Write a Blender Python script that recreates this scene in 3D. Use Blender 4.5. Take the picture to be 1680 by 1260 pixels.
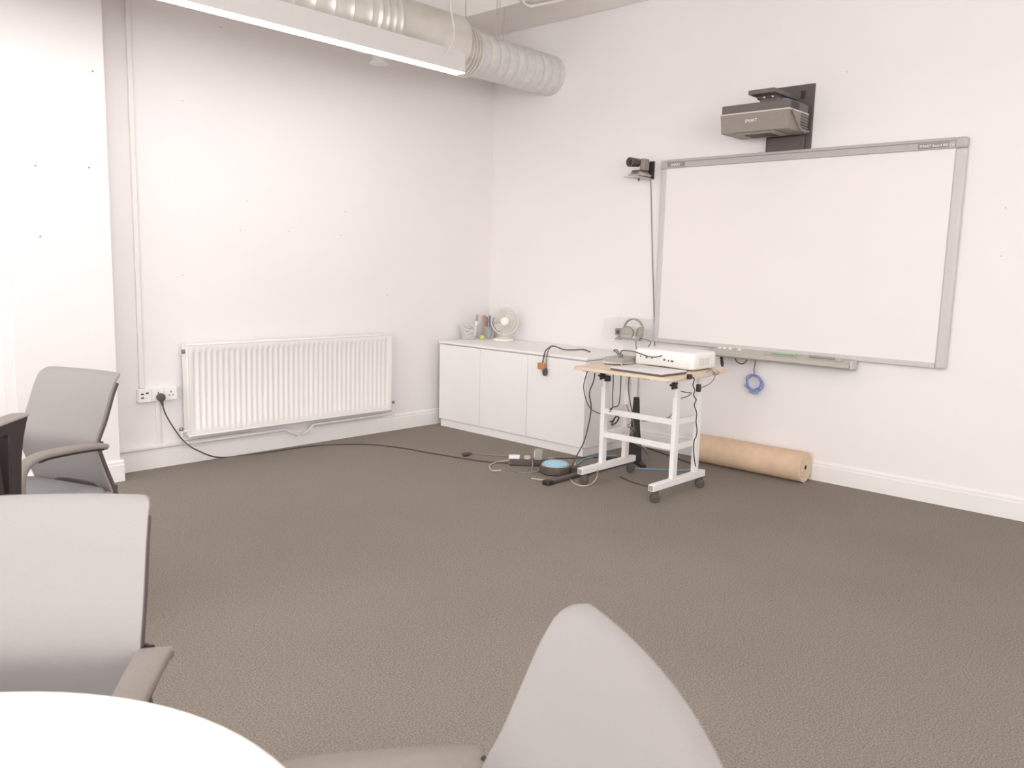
import bpy, math, random
from mathutils import Vector, Matrix
random.seed(7)
for o in list(bpy.data.objects): bpy.data.objects.remove(o)
scene = bpy.context.scene
col = scene.collection

# ---------------------------------------------------------------- camera
F, YAW, PITCH, ROLL, H = 1359.7, .7514292, .14061957, .02611512, 1.33
_f = Vector((math.cos(YAW)*math.cos(PITCH), math.sin(YAW)*math.cos(PITCH), -math.sin(PITCH)))
_r0 = Vector((math.sin(YAW), -math.cos(YAW), 0)); _u0 = _r0.cross(_f)
_r = _r0*math.cos(ROLL)+_u0*math.sin(ROLL); _u = -_r0*math.sin(ROLL)+_u0*math.cos(ROLL)
ROT = Matrix((_r, _u, -_f)).transposed()
CAM = Vector((0, 0, H))
cd = bpy.data.cameras.new('camera'); cam = bpy.data.objects.new('camera', cd); col.objects.link(cam)
cam.matrix_world = Matrix.Translation(CAM) @ ROT.to_4x4()
cd.sensor_fit = 'HORIZONTAL'; cd.sensor_width = 36; cd.lens = 36*F/1680; cd.clip_start = .05; cd.clip_end = 60
cd.dof.use_dof = True; cd.dof.focus_distance = 5.2; cd.dof.aperture_fstop = 7.5
scene.camera = cam
# ---------------------------------------------------------------- world and exposure
w = bpy.data.worlds.new('world'); scene.world = w; w.use_nodes = True
w.node_tree.nodes['Background'].inputs[0].default_value = (.955, .98, 1, 1)
w.node_tree.nodes['Background'].inputs[1].default_value = 7.6
scene.view_settings.view_transform = 'Standard'; scene.view_settings.look = 'None'
scene.view_settings.gamma = 1; scene.view_settings.use_curve_mapping = False
scene.view_settings.exposure = 0.11
LAMP = 15.0            # emission strength of the pendant diffusers
XB, YA, ZC = 5.231, 5.177, 3.6     # wall planes and ceiling height

# pixel (1680x1260) -> point on a plane of the room
def ray(p): return ROT @ Vector((p[0]-840, 630-p[1], -F))
def onx(p, x): d = ray(p); return CAM + d*(x/d.x)
def ony(p, y): d = ray(p); return CAM + d*(y/d.y)
def onz(p, z=0): d = ray(p); return CAM + d*((z-H)/d.z)

# ---------------------------------------------------------------- materials
def lin(c):
    return tuple((v/255/12.92 if v/255 <= .04045 else ((v/255+.055)/1.055)**2.4) for v in c)+(1,)
M = {}
def mat(name, rgb, rough=.5, metal=0, var=.03, scale=30, bump=0, bscale=200, emit=0, trans=0, alpha=1, ior=1.45, spec=.5):
    m = bpy.data.materials.new(name); m.use_nodes = True; nt = m.node_tree; N = nt.nodes; b = N['Principled BSDF']
    c = lin(rgb)
    tc = N.new('ShaderNodeTexCoord'); nz = N.new('ShaderNodeTexNoise'); nz.inputs['Scale'].default_value = scale; nz.inputs['Detail'].default_value = 3
    rp = N.new('ShaderNodeValToRGB')
    rp.color_ramp.elements[0].position = .3; rp.color_ramp.elements[1].position = .7
    rp.color_ramp.elements[0].color = tuple(v*(1-var) for v in c[:3])+(1,)
    rp.color_ramp.elements[1].color = tuple(min(1, v*(1+var)) for v in c[:3])+(1,)
    nt.links.new(tc.outputs['Object'], nz.inputs['Vector']); nt.links.new(nz.outputs['Fac'], rp.inputs['Fac'])
    nt.links.new(rp.outputs['Color'], b.inputs['Base Color'])
    b.inputs['Roughness'].default_value = rough; b.inputs['Metallic'].default_value = metal
    b.inputs['IOR'].default_value = ior; b.inputs['Specular IOR Level'].default_value = spec
    b.inputs['Transmission Weight'].default_value = trans; b.inputs['Alpha'].default_value = alpha
    if emit:
        b.inputs['Emission Color'].default_value = (1, .985, .975, 1); b.inputs['Emission Strength'].default_value = emit
    if bump:
        n2 = N.new('ShaderNodeTexNoise'); n2.inputs['Scale'].default_value = bscale; n2.inputs['Detail'].default_value = 2
        bp = N.new('ShaderNodeBump'); bp.inputs['Strength'].default_value = bump; bp.inputs['Distance'].default_value = .004
        nt.links.new(tc.outputs['Object'], n2.inputs['Vector']); nt.links.new(n2.outputs['Fac'], bp.inputs['Height'])
        nt.links.new(bp.outputs['Normal'], b.inputs['Normal'])
    M[name] = m
    return m
mat('wall', (241, 235, 234), .75, var=.012, scale=1.5, bump=.08, bscale=60)
mat('ceiling', (247, 242, 236), .8, var=.02, scale=2)
mat('gloss_white', (241, 236, 233), .35, var=.01, scale=5)
mat('rad_white', (242, 236, 233), .35, var=.01, scale=5)
mat('cab_white', (246, 242, 240), .4, var=.01, scale=4)
mat('socket_white', (244, 241, 238), .35, var=.01)
mat('table_white', (246, 246, 246), .3, var=.01, scale=3)
mat('screen', (240, 233, 231), .45, var=.008, scale=2)
mat('frame_grey', (188, 180, 176), .38, var=.03, scale=40)
mat('rail_grey', (208, 201, 198), .4, var=.02, scale=40)
mat('badge_grey', (150, 141, 138), .4)
mat('lettering', (245, 243, 242), .5, var=.005)
mat('tray_grey', (186, 180, 170), .45, var=.03)
mat('proj_taupe', (148, 139, 131), .42, var=.04, scale=60)
mat('proj_dark', (112, 103, 97), .5, var=.04)
mat('mount_dark', (96, 86, 84), .5, var=.05)
mat('silver', (205, 200, 196), .3, .8, var=.02)
mat('fabric_grey', (160, 154, 152), .9, var=.035, scale=500, bump=.25, bscale=900)
mat('seat_grey', (150, 150, 151), .9, var=.04, scale=500, bump=.3, bscale=800)
mat('arm_taupe', (150, 141, 135), .5, var=.03, scale=80)
mat('plastic_dark', (92, 82, 79), .5, var=.04)
mat('plastic_black', (52, 44, 42), .5, var=.05)
mat('rubber', (84, 76, 73), .7, var=.05)
mat('galv', (228, 224, 217), .33, .55, var=.06, scale=8)
mat('flex', (222, 218, 216), .5, .2, var=.06, scale=25)
mat('lamp_body', (226, 220, 218), .4, var=.01)
mat('lamp_glow', (255, 250, 245), .4, emit=LAMP, var=0)
mat('white_metal', (240, 235, 233), .4, var=.01)
mat('birch', (226, 205, 182), .5, var=.05, scale=25)
mat('laptop', (226, 221, 221), .35, 0, var=.02)
mat('laptop_edge', (128, 121, 119), .4, .3)
mat('device_grey', (166, 159, 150), .45, var=.05)
mat('kraft', (222, 192, 163), .75, var=.06, scale=14, bump=.05)
mat('kraft_end', (224, 200, 172), .8, var=.08, scale=60)
mat('hole', (60, 50, 45), .9)
mat('cable_dark', (88, 79, 76), .55, var=.05)
mat('cable_grey', (140, 131, 126), .55, var=.05)
mat('cable_white', (232, 228, 222), .5)
mat('cable_cream', (196, 184, 164), .55)
mat('cable_blue', (120, 170, 195), .5)
mat('cable_violet', (140, 150, 205), .5)
mat('cyan', (158, 208, 230), .25, var=.1, scale=12)
mat('orange', (196, 138, 92), .45, var=.1, scale=60)
mat('clear', (246, 246, 244), .08, alpha=.22, var=0)
mat('acrylic', (244, 243, 240), .12, alpha=.13, var=0)
mat('fan_white', (240, 236, 224), .4)
mat('fan_guard', (222, 217, 206), .4)
for nm, c in dict(red=(214, 110, 104), pink=(220, 130, 150), yellow=(222, 212, 140), blue=(130, 160, 200), green=(160, 195, 160), orange=(226, 160, 110), violet=(170, 150, 200), teal=(130, 180, 180), brown=(170, 140, 120), grey=(160, 155, 155), white=(240, 238, 236), black=(80, 74, 72)).items():
    mat('pen_'+nm, c, .45)
mat('pipe_white', (238, 233, 228), .4)
mat('brass', (150, 135, 115), .4, .6)
mat('mark', (160, 152, 148), .9)
mat('faint_mark', (205, 198, 195), .9)

# carpet: short cut pile, speckled
def carpet():
    m = bpy.data.materials.new('carpet'); m.use_nodes = True; nt = m.node_tree; N = nt.nodes; b = N['Principled BSDF']
    tc = N.new('ShaderNodeTexCoord')
    n1 = N.new('ShaderNodeTexNoise'); n1.inputs['Scale'].default_value = 165; n1.inputs['Detail'].default_value = 8; n1.inputs['Roughness'].default_value = .85
    n2 = N.new('ShaderNodeTexNoise'); n2.inputs['Scale'].default_value = 1.1; n2.inputs['Detail'].default_value = 2
    r1 = N.new('ShaderNodeValToRGB'); e = r1.color_ramp.elements
    e[0].position = .37; e[0].color = lin((98, 90, 83)); e[1].position = .64; e[1].color = lin((176, 166, 157))
    r2 = N.new('ShaderNodeValToRGB'); e = r2.color_ramp.elements
    e[0].position = .3; e[0].color = (.94, .94, .94, 1); e[1].position = .7; e[1].color = (1.03, 1.02, 1.0, 1)
    mx = N.new('ShaderNodeMixRGB'); mx.blend_type = 'MULTIPLY'; mx.inputs[0].default_value = 1
    nt.links.new(tc.outputs['Object'], n1.inputs['Vector']); nt.links.new(tc.outputs['Object'], n2.inputs['Vector'])
    nt.links.new(n1.outputs['Fac'], r1.inputs['Fac']); nt.links.new(n2.outputs['Fac'], r2.inputs['Fac'])
    nt.links.new(r1.outputs['Color'], mx.inputs[1]); nt.links.new(r2.outputs['Color'], mx.inputs[2]); nt.links.new(mx.outputs['Color'], b.inputs['Base Color'])
    bp = N.new('ShaderNodeBump'); bp.inputs['Strength'].default_value = .4; bp.inputs['Distance'].default_value = .006
    nt.links.new(n1.outputs['Fac'], bp.inputs['Height']); nt.links.new(bp.outputs['Normal'], b.inputs['Normal'])
    b.inputs['Roughness'].default_value = .95; b.inputs['Specular IOR Level'].default_value = .15
    M['carpet'] = m
carpet()

# ---------------------------------------------------------------- mesh building
ORG = {}
def catmull(pts, n=6):
    pts = [Vector(p) for p in pts]
    if len(pts) < 3: return pts
    out = []
    P = [pts[0]*2-pts[1]]+pts+[pts[-1]*2-pts[-2]]
    for i in range(1, len(P)-2):
        a, b, c, d = P[i-1], P[i], P[i+1], P[i+2]
        for k in range(n):
            t = k/n
            out.append(.5*((2*b)+(c-a)*t+(2*a-5*b+4*c-d)*t*t+(3*b-a-3*c+d)*t*t*t))
    out.append(pts[-1]); return out
class MB:
    def __init__(s): s.v = []; s.f = []
    def add(s, v, f):
        o = len(s.v); s.v += [Vector(p) for p in v]; s.f += [[i+o for i in q] for q in f]; return s
    def box(s, a, b, mtx=None):
        x0, y0, z0 = (min(a[i], b[i]) for i in range(3)); x1, y1, z1 = (max(a[i], b[i]) for i in range(3))
        v = [Vector(p) for p in ((x0,y0,z0),(x1,y0,z0),(x1,y1,z0),(x0,y1,z0),(x0,y0,z1),(x1,y0,z1),(x1,y1,z1),(x0,y1,z1))]
        if mtx: v = [mtx @ p for p in v]
        return s.add(v, [(3,2,1,0),(4,5,6,7),(0,1,5,4),(1,2,6,5),(2,3,7,6),(3,0,4,7)])
    def loft(s, rings, cap=True, closed=False):
        n = len(rings[0]); v = [p for r in rings for p in r]; f = []
        m = len(rings)
        for i in range(m if closed else m-1):
            j = (i+1) % m
            for k in range(n): f.append((i*n+k, i*n+(k+1) % n, j*n+(k+1) % n, j*n+k))
        if cap and not closed:
            f.append(tuple(reversed(range(n)))); f.append(tuple((m-1)*n+k for k in range(n)))
        return s.add(v, f)
    def lathe(s, prof, base, axis=(0,0,1), n=24, cap=True, closed=False):
        ax = Vector(axis).normalized(); u = ax.orthogonal().normalized(); w_ = ax.cross(u); base = Vector(base)
        return s.loft([[base+ax*h+(u*math.cos(2*math.pi*k/n)+w_*math.sin(2*math.pi*k/n))*r for k in range(n)] for r, h in prof], cap, closed)
    def cyl(s, a, b, r, r2=None, n=16):
        a, b = Vector(a), Vector(b); return s.lathe([(r, 0), (r if r2 is None else r2, (b-a).length)], a, b-a, n)
    def tube(s, pts, r, n=8, smooth=6, closed=False):
        P = catmull(pts, smooth) if smooth else [Vector(p) for p in pts]
        rings = []; t0 = None; u = None
        for i, p in enumerate(P):
            t = (P[min(i+1, len(P)-1)]-P[max(i-1, 0)])
            if closed: t = P[(i+1) % len(P)]-P[i-1]
            if t.length < 1e-9: t = t0 or Vector((0,0,1))
            t = t.normalized()
            if u is None: u = t.orthogonal().normalized()
            else:
                u = u-t*u.dot(t); u = u.normalized() if u.length > 1e-6 else t.orthogonal().normalized()
            w_ = t.cross(u); t0 = t
            rings.append([p+(u*math.cos(2*math.pi*k/n)+w_*math.sin(2*math.pi*k/n))*r for k in range(n)])
        return s.loft(rings, not closed, closed)
    def torus(s, c, axis, R_, r, n=32, m=8):
        ax = Vector(axis).normalized(); u = ax.orthogonal().normalized(); w_ = ax.cross(u); c = Vector(c); rings = []
        for i in range(n):
            a = 2*math.pi*i/n; d = u*math.cos(a)+w_*math.sin(a)
            rings.append([c+d*(R_+r*math.cos(2*math.pi*k/m))+ax*r*math.sin(2*math.pi*k/m) for k in range(m)])
        return s.loft(rings, False, True)
    def prism(s, poly, ext):
        e = Vector(ext); poly = [Vector(p) for p in poly]; return s.loft([poly, [p+e for p in poly]])
    def ringprism(s, outer, inner, ext):
        e = Vector(ext); o = [Vector(p) for p in outer]; i = [Vector(p) for p in inner]
        return s.loft([o, [p+e for p in o], [p+e for p in i], i], False, True)
    def ribbon(s, pts, wdir, widths, th, smooth=6):
        P = catmull(pts, smooth); n = len(P); wd = Vector(wdir).normalized(); rings = []
        for i, p in enumerate(P):
            t = (P[min(i+1, n-1)]-P[max(i-1, 0)]).normalized(); nr = t.cross(wd).normalized()
            k = i/(n-1)*(len(widths)-1); j = min(int(k), len(widths)-2); wv = widths[j]+(widths[j+1]-widths[j])*(k-j)
            h = th/2; q = wv/2
            rings.append([p+wd*a+nr*b for a, b in ((-q, -h*.5), (-q+h*.5, -h), (q-h*.5, -h), (q, -h*.5), (q, h*.5), (q-h*.5, h), (-q+h*.5, h), (-q, h*.5))])
        return s.loft(rings)
    def build(s, name, m, parent=None, smooth=35, bevel=0, seg=2, base=None):
        org = ORG.get(parent.name, Vector((0,0,0))) if parent else Vector(base) if base else None
        if org is None:
            xs = [p.x for p in s.v]; ys = [p.y for p in s.v]; zs = [p.z for p in s.v]
            org = Vector(((min(xs)+max(xs))/2, (min(ys)+max(ys))/2, min(zs)))
        me = bpy.data.meshes.new(name); me.from_pydata([tuple(p-org) for p in s.v], [], s.f); me.update()
        if smooth:
            for p in me.polygons: p.use_smooth = True
            me.set_sharp_from_angle(angle=math.radians(smooth))
        me.materials.append(M[m] if isinstance(m, str) else m)
        o = bpy.data.objects.new(name, me); col.objects.link(o)
        if parent: o.parent = parent; ORG[o.name] = org
        else: o.location = org; ORG[o.name] = org
        if bevel:
            b = o.modifiers.new('bevel', 'BEVEL'); b.width = bevel; b.segments = seg; b.limit_method = 'ANGLE'; b.angle_limit = math.radians(40)
        return o
def B(a, b): return MB().box(a, b)
def tag(o, label, cat, group=None):
    o['label'] = label; o['category'] = cat
    if group: o['group'] = group
    return o
def thing(name, label, cat, loc, group=None):
    o = bpy.data.objects.new(name, None); o.empty_display_size = .05; col.objects.link(o); o.location = loc; ORG[o.name] = Vector(loc)
    return tag(o, label, cat, group)
def struct(o, label=None):
    o['kind'] = 'structure'
    if label: o['label'] = label
    return o
def rrect(cx, cy, hx, hy, r, z, n=5):
    out = []
    for sx, sy, a0 in ((1,1,0), (-1,1,90), (-1,-1,180), (1,-1,270)):
        for k in range(n):
            a = math.radians(a0+90*k/(n-1)); out.append(Vector((cx+sx*(hx-r)+r*math.cos(a), cy+sy*(hy-r)+r*math.sin(a), z)))
    return out
def text(body, size, origin, xdir, ydir, m, parent, name='lettering'):
    cu = bpy.data.curves.new('t', 'FONT'); cu.body = body; cu.size = size; cu.extrude = .0006; cu.resolution_u = 3
    t = bpy.data.objects.new('t', cu); col.objects.link(t); bpy.context.view_layer.update()
    me = bpy.data.meshes.new_from_object(t.evaluated_get(bpy.context.evaluated_depsgraph_get()))
    bpy.data.objects.remove(t); x = Vector(xdir).normalized(); y = Vector(ydir).normalized(); zz = x.cross(y)
    org = ORG[parent.name]
    for v in me.vertices: v.co = Vector(origin)-org+x*v.co.x+y*v.co.y+zz*v.co.z
    me.materials.clear(); me.materials.append(M[m]); o = bpy.data.objects.new(name, me); col.objects.link(o); o.parent = parent
    return o

# ================================================================ the room
X0, Y0 = -4.2, -4.0
struct(B((X0-.1, Y0-.1, -.1), (XB+.1, YA+.1, 0)).build('floor', 'carpet', smooth=0, base=(0,0,0)), 'dark taupe short-pile carpet floor')
struct(B((X0-.1, Y0-.1, ZC), (XB+.1, YA+.1, ZC+.1)).build('ceiling', 'ceiling', smooth=0))
wl = struct(B((X0-.1, YA, 0), (XB+.1, YA+.1, ZC)).build('wall_left', 'wall', smooth=0), 'white wall behind the radiator')
wr_ = struct(B((XB, Y0-.1, 0), (XB+.1, YA, ZC)).build('wall_right', 'wall', smooth=0), 'white wall carrying the whiteboard')
# the two walls behind the camera get long unseen windows, added for flat light
WZ0, WZ1 = .85, 3.0
mb = MB(); mb.box((X0-.1, Y0-.1, 0), (X0, YA, WZ0)); mb.box((X0-.1, Y0-.1, WZ1), (X0, YA, ZC)); mb.box((X0-.1, Y0-.1, WZ0), (X0, -1.6, WZ1)); mb.box((X0-.1, 3.0, WZ0), (X0, YA, WZ1))
struct(mb.build('wall_behind', 'wall', smooth=0))
mb = MB(); mb.box((X0, Y0-.1, 0), (XB, Y0, WZ0)); mb.box((X0, Y0-.1, WZ1), (XB, Y0, ZC)); mb.box((X0, Y0-.1, WZ0), (X0+.5, Y0, WZ1)); mb.box((2.0, Y0-.1, WZ0), (XB, Y0, WZ1))
struct(mb.build('wall_near', 'wall', smooth=0))
def added_window(name, a, b, axis):
    t = bpy.data.objects.new(name, None); col.objects.link(t); t['kind'] = 'structure'; ORG[name] = Vector((0, 0, 0)); n = 6
    e = Vector((1, 0, 0)) if axis == 'x' else Vector((0, 1, 0)); o = Vector((0, .04, 0)) if axis == 'x' else Vector((.04, 0, 0))
    a, b = Vector(a), Vector(b); L = (b-a).length
    for k in range(n+1):
        p = a+e*(L*k/n); B(p-e*.03-o+Vector((0, 0, WZ0)), p+e*.03+o+Vector((0, 0, WZ1))).build('mullion', 'gloss_white', t)
    for z in (WZ0, WZ1): B(a-o+Vector((0, 0, z-.03)), b+o+Vector((0, 0, z+.03))).build('window_rail', 'gloss_white', t)
    ld = bpy.data.lights.new('portal', 'AREA'); ld.shape = 'RECTANGLE'; ld.size = L; ld.size_y = WZ1-WZ0; ld.cycles.is_portal = True
    lo = bpy.data.objects.new('daylight_portal', ld); col.objects.link(lo); lo.parent = t
    lo.location = (a+b)/2+Vector((0, 0, (WZ0+WZ1)/2))
    lo.rotation_euler = (math.radians(90), 0, 0) if axis == 'x' else (math.radians(90), 0, math.radians(-90))
added_window('added_window_1', (X0+.5, Y0-.05, 0), (2.0, Y0-.05, 0), 'x')  # both bands are unseen, added to light the far walls evenly
added_window('added_window_2', (X0-.05, -1.6, 0), (X0-.05, 3.0, 0), 'y')
PX0, PX1, PY = 1.405, 1.94, 4.993
wp = struct(B((PX0, PY, 0), (PX1, YA, ZC)).build('wall_pier', 'wall', smooth=0, bevel=.004), 'shallow white pier standing proud of the radiator wall')
struct(B((4.69, Y0, 3.255), (XB, YA, ZC)).build('ceiling_soffit', 'ceiling', smooth=0, bevel=.006), 'white boxed soffit along the top of the whiteboard wall')
# skirting: board with a moulded top bead
def skirt_prof(d): return [(0, 0), (d, 0), (d, .098), (d*.75, .104), (d*.75, .118), (d*.3, .128), (0, .13)]
def skirting(name, a, b, nrm, label):
    a, b, nrm = Vector(a), Vector(b), Vector(nrm)
    mb = MB().loft([[a+nrm*d+Vector((0, 0, z)) for d, z in skirt_prof(.016)], [b+nrm*d+Vector((0, 0, z)) for d, z in skirt_prof(.016)]])
    return struct(mb.build(name, 'gloss_white', smooth=0), label)
skirting('baseboard_left', (PX1, YA, 0), (XB, YA, 0), (0, -1, 0), 'white skirting under the radiator')
skirting('baseboard_right', (XB, YA, 0), (XB, Y0, 0), (-1, 0, 0), 'white skirting under the whiteboard')
skirting('baseboard_pier', (PX0-.016, PY, 0), (PX1+.016, PY, 0), (0, -1, 0), 'white skirting around the pier')
skirting('baseboard_far', (X0, YA, 0), (PX0, YA, 0), (0, -1, 0), 'white skirting beyond the pier')
B((PX1, PY, 0), (PX1+.016, YA, .13)).build('skirting_return', 'gloss_white', bpy.data.objects['baseboard_pier'], bevel=.003)
B((PX0-.016, PY, 0), (PX0, YA, .13)).build('skirting_return', 'gloss_white', bpy.data.objects['baseboard_pier'], bevel=.003)
# cable trunking on the radiator wall: down to the socket, then on to the skirting
t1 = struct(B((2.138, YA-.018, .52), (2.166, YA, ZC)).build('trim_1', 'gloss_white', bevel=.003), 'narrow white cable trunking running down to the socket')
struct(B((2.235, YA-.014, .128), (2.262, YA, .44)).build('trim_2', 'gloss_white', bevel=.003), 'short white trunking from the socket to the skirting')
struct(B((PX1+.016, YA-.03, .13), (2.9, YA, .152)).build('trim_3', 'gloss_white', bevel=.004), 'low white trunking lying on top of the skirting')
# old fixing holes and marks
for p in ((152, 117), (58, 272), (146, 275), (66, 388)):
    q = ony(p, PY); MB().lathe([(.0055, 0), (.0055, .0016), (.003, .0022)], q, (0, -1, 0), 10).build('screw_hole', 'mark', wp)
for p in ((405, 330), (300, 452), (560, 386), (566, 347), (635, 485), (474, 380), (394, 378), (300, 165), (362, 45)):
    q = ony(p, YA); MB().lathe([(.0045, 0), (.0045, .0014), (.002, .002)], q, (0, -1, 0), 8).build('nail_hole', 'faint_mark', wl)
for p in ((1650, 341), (1643, 420), (1390, 118)):
    q = onx(p, XB); MB().lathe([(.004, 0), (.004, .0014), (.002, .002)], q, (-1, 0, 0), 8).build('nail_hole', 'faint_mark', wr_)

# ================================================================ pendant strip lights
def pendant(x0, x1, y, z, label, flex=False):
    t = thing('linear_light', label, 'light', ((x0+x1)/2, y, z), 'linear pendant lights')
    hw, h = .0435, .128
    # inverted channel housing: top and two cheeks
    B((x0, y-hw, z+.004), (x1, y-hw+.004, z+h)).build('side_cheek', 'lamp_body', t)
    B((x0, y+hw-.004, z+.004), (x1, y+hw, z+h)).build('side_cheek', 'lamp_body', t)
    B((x0, y-hw, z+h), (x1, y+hw, z+h+.004)).build('top_plate', 'lamp_body', t)
    B((x0-.003, y-hw, z), (x0, y+hw, z+h+.004)).build('end_cap', 'lamp_body', t)
    B((x1, y-hw, z), (x1+.003, y+hw, z+h+.004)).build('end_cap', 'lamp_body', t)
    B((x0, y-hw, z), (x1, y+hw, z+.004)).build('diffuser', 'lamp_glow', t)
    for xx in (x0+.3, x0+1.6):
        MB().cyl((xx, y, z+h), (xx, y, ZC if xx < 4.6 else 3.255), .0022, n=6).build('suspension_wire', 'cable_grey', t)
    if flex:
        MB().tube([ony((741, -60), y-.06), ony((739, 2), y-.06), ony((741, 22), y-.06), ony((745, 48), y-.06), ony((744, 66), y-.06), ony((737, 80), y-.06), ony((730, 92), y-.056)], .0042, 8).build('power_flex', 'cable_white', t)
    return t
pendant(.25, 3.955, 4.2435, 2.597, 'long white strip light hanging beside the silver duct', True)
pendant(-3.6, .1, 4.2435, 2.597, 'added white strip light continuing the row beside the duct, out of the picture')  # unseen lamp, added to brighten the left of the room
pendant(-.5, 3.2, 1.9, 2.597, 'white strip light hanging over the open carpet, above the picture')
pendant(-4.0, -.65, 1.9, 2.597, 'added white strip light hanging left of the round table, out of the picture')  # added out of view for more light from the left
pendant(-3.6, .1, -1.4, 2.597, 'added white strip light hanging behind the camera, out of the picture')  # unseen lamp added to even out the room light

# ================================================================ air duct
dy, dz = 4.55, 2.85
t = thing('air_duct', 'silver galvanised ventilation duct running below the ceiling to the whiteboard wall', 'duct', (3.5, dy, dz))
prof = []; x = -1.0; r = .2
while x < 3.48:      # spiral-wound section with raised seams
    prof += [(r, x), (r, x+.118), (r+.004, x+.122), (r+.004, x+.128), (r, x+.132)]; x += .135
MB().lathe(prof+[(r, 3.5)], (0, dy, dz+.035), (1, 0, 0), 48).build('spiral_section', 'galv', t, smooth=50)
prof = [(r, 3.36)]
for k in range(4): xx = 3.37+k*.055; prof += [(r+.006, xx), (r+.014, xx+.008), (r+.014, xx+.018), (r+.005, xx+.026)]
prof += [(r+.005, 3.59), (.19, 3.595)]
MB().lathe(prof, (0, dy, dz+.035), (1, 0, 0), 48).build('coupling', 'galv', t, smooth=50)
MB().lathe([(.19, 3.5), (.19, 4.17), (.186, 4.18), (.165, 4.185)], (0, dy, dz+.035), (1, 0, 0), 48).build('plain_section', 'galv', t, smooth=40)
prof = [(.15, 4.15)]
for k in range(4): xx = 4.2+k*.03; prof += [(.158, xx), (.176, xx+.006), (.176, xx+.014), (.158, xx+.02)]
MB().lathe(prof+[(.15, 4.34)], (0, dy, dz), (1, 0, 0), 48).build('spigot_collar', 'galv', t, smooth=50)
prof = [(.15, 4.3)]; xx = 4.33
while xx < 5.2:
    prof += [(.148, xx), (.153, xx+.012), (.153, xx+.072), (.148, xx+.084), (.145, xx+.09)]; xx += .096
MB().lathe(prof+[(.15, 5.229)], (0, dy, dz), (1, 0, 0), 48).build('flexible_section', 'flex', t, smooth=50)
q = ony((622, 92), dy)
MB().lathe([(.05, 0), (.05, .06), (.066, .065), (.066, .072), (.02, .075)], (q.x, dy, dz-r+.045), (0, 0, -1), 24).build('air_valve', 'lamp_body', t)
q1 = ony((811, 78), dy-.1); q2 = ony((826, 63), dy+.02)
MB().cyl((q1.x, dy-.12, dz+.04), (q1.x, dy-.12, 3.255), .004, n=8).build('hanger_rod', 'silver', t)
MB().cyl((q1.x+.03, dy-.12, dz+.04), (q1.x+.03, dy-.12, 3.255), .003, n=8).build('hanger_rod', 'silver', t)
MB().cyl((q2.x, dy+.02, dz+.14), (q2.x, dy+.02, 3.255), .004, n=8).build('hanger_rod', 'silver', t)
q3 = ony((764, 20), dy+.05); MB().cyl((q3.x, dy+.05, dz+.15), (q3.x, dy+.05, ZC), .004, n=8).build('hanger_rod', 'silver', t)
c = MB(); c.tube([onz((848, -6), 3.24), onz((866, 9), 3.238), onz((885, 8), 3.238), onz((930, -2), 3.238), onz((1010, -20), 3.238)], .012, 10)
tag(c.build('conduit', 'pipe_white'), 'white conduit running along the underside of the ceiling soffit', 'conduit')

# ================================================================ radiator
rx0, rx1, ry, rz0, rz1 = 2.405, 4.057, 5.077, .187, .79
t = thing('radiator', 'long white panel radiator with vertical ribs on the left wall', 'radiator', ((rx0+rx1)/2, ry+.05, rz0))
nf = 39; pitch = (rx1-rx0-.07)/nf; xs0 = rx0+.035; rows = []
zz = [rz0+.012, rz0+.05, rz0+.062, rz1-.062, rz1-.05, rz1-.012]
def flute(u): return .5-.5*math.cos(2*math.pi*u)
line = [rx0+.012]
for k in range(nf):
    for u in (0, .2, .35, .5, .65, .8): line.append(xs0+(k+u)*pitch)
line += [xs0+nf*pitch, rx1-.012]
mb = MB(); n = len(line)
for zi, z in enumerate(zz):
    for xv in line:
        u = (xv-xs0)/pitch; d = 0
        if 0 <= u <= nf and zi in (2, 3): d = .009*min(1, 1.35*flute(u % 1))
        mb.v.append(Vector((xv, ry+d, z)))
for i in range(len(zz)-1):
    for k in range(n-1): mb.f.append([i*n+k, i*n+k+1, (i+1)*n+k+1, (i+1)*n+k])
mb.build('front_panel', 'rad_white', t, smooth=50)
B((rx0, ry-.002, rz0), (rx1, ry+.02, rz0+.014)).build('bottom_edge', 'rad_white', t, bevel=.005)
B((rx0, ry-.002, rz1-.014), (rx1, ry+.02, rz1)).build('top_edge', 'rad_white', t, bevel=.005)
B((rx0, ry, rz0+.004), (rx0+.014, ry+.068, rz1)).build('side_panel', 'rad_white', t, bevel=.004)
B((rx1-.014, ry, rz0+.004), (rx1, ry+.068, rz1)).build('side_panel', 'rad_white', t, bevel=.004)
B((rx0+.02, ry+.05, rz0+.01), (rx1-.02, ry+.064, rz1-.01)).build('rear_panel', 'rad_white', t)
g = MB()
for k in range(60):
    xx = rx0+.03+k*(rx1-rx0-.06)/59; g.box((xx-.004, ry+.018, rz1-.008), (xx+.004, ry+.052, rz1-.002))
g.box((rx0+.012, ry+.016, rz1-.01), (rx1-.012, ry+.022, rz1)); g.box((rx0+.012, ry+.05, rz1-.01), (rx1-.012, ry+.066, rz1))
g.build('top_grille', 'rad_white', t)
MB().lathe([(.014, 0), (.014, .012), (.008, .016)], (rx0-.002, ry+.03, rz1-.05), (-1, 0, 0), 12).build('bleed_plug', 'brass', t)
for xx in (rx0+.25, rx1-.25): B((xx-.02, ry+.06, rz0+.08), (xx+.02, YA-.001, rz1-.05)).build('wall_bracket', 'rad_white', t)
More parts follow.
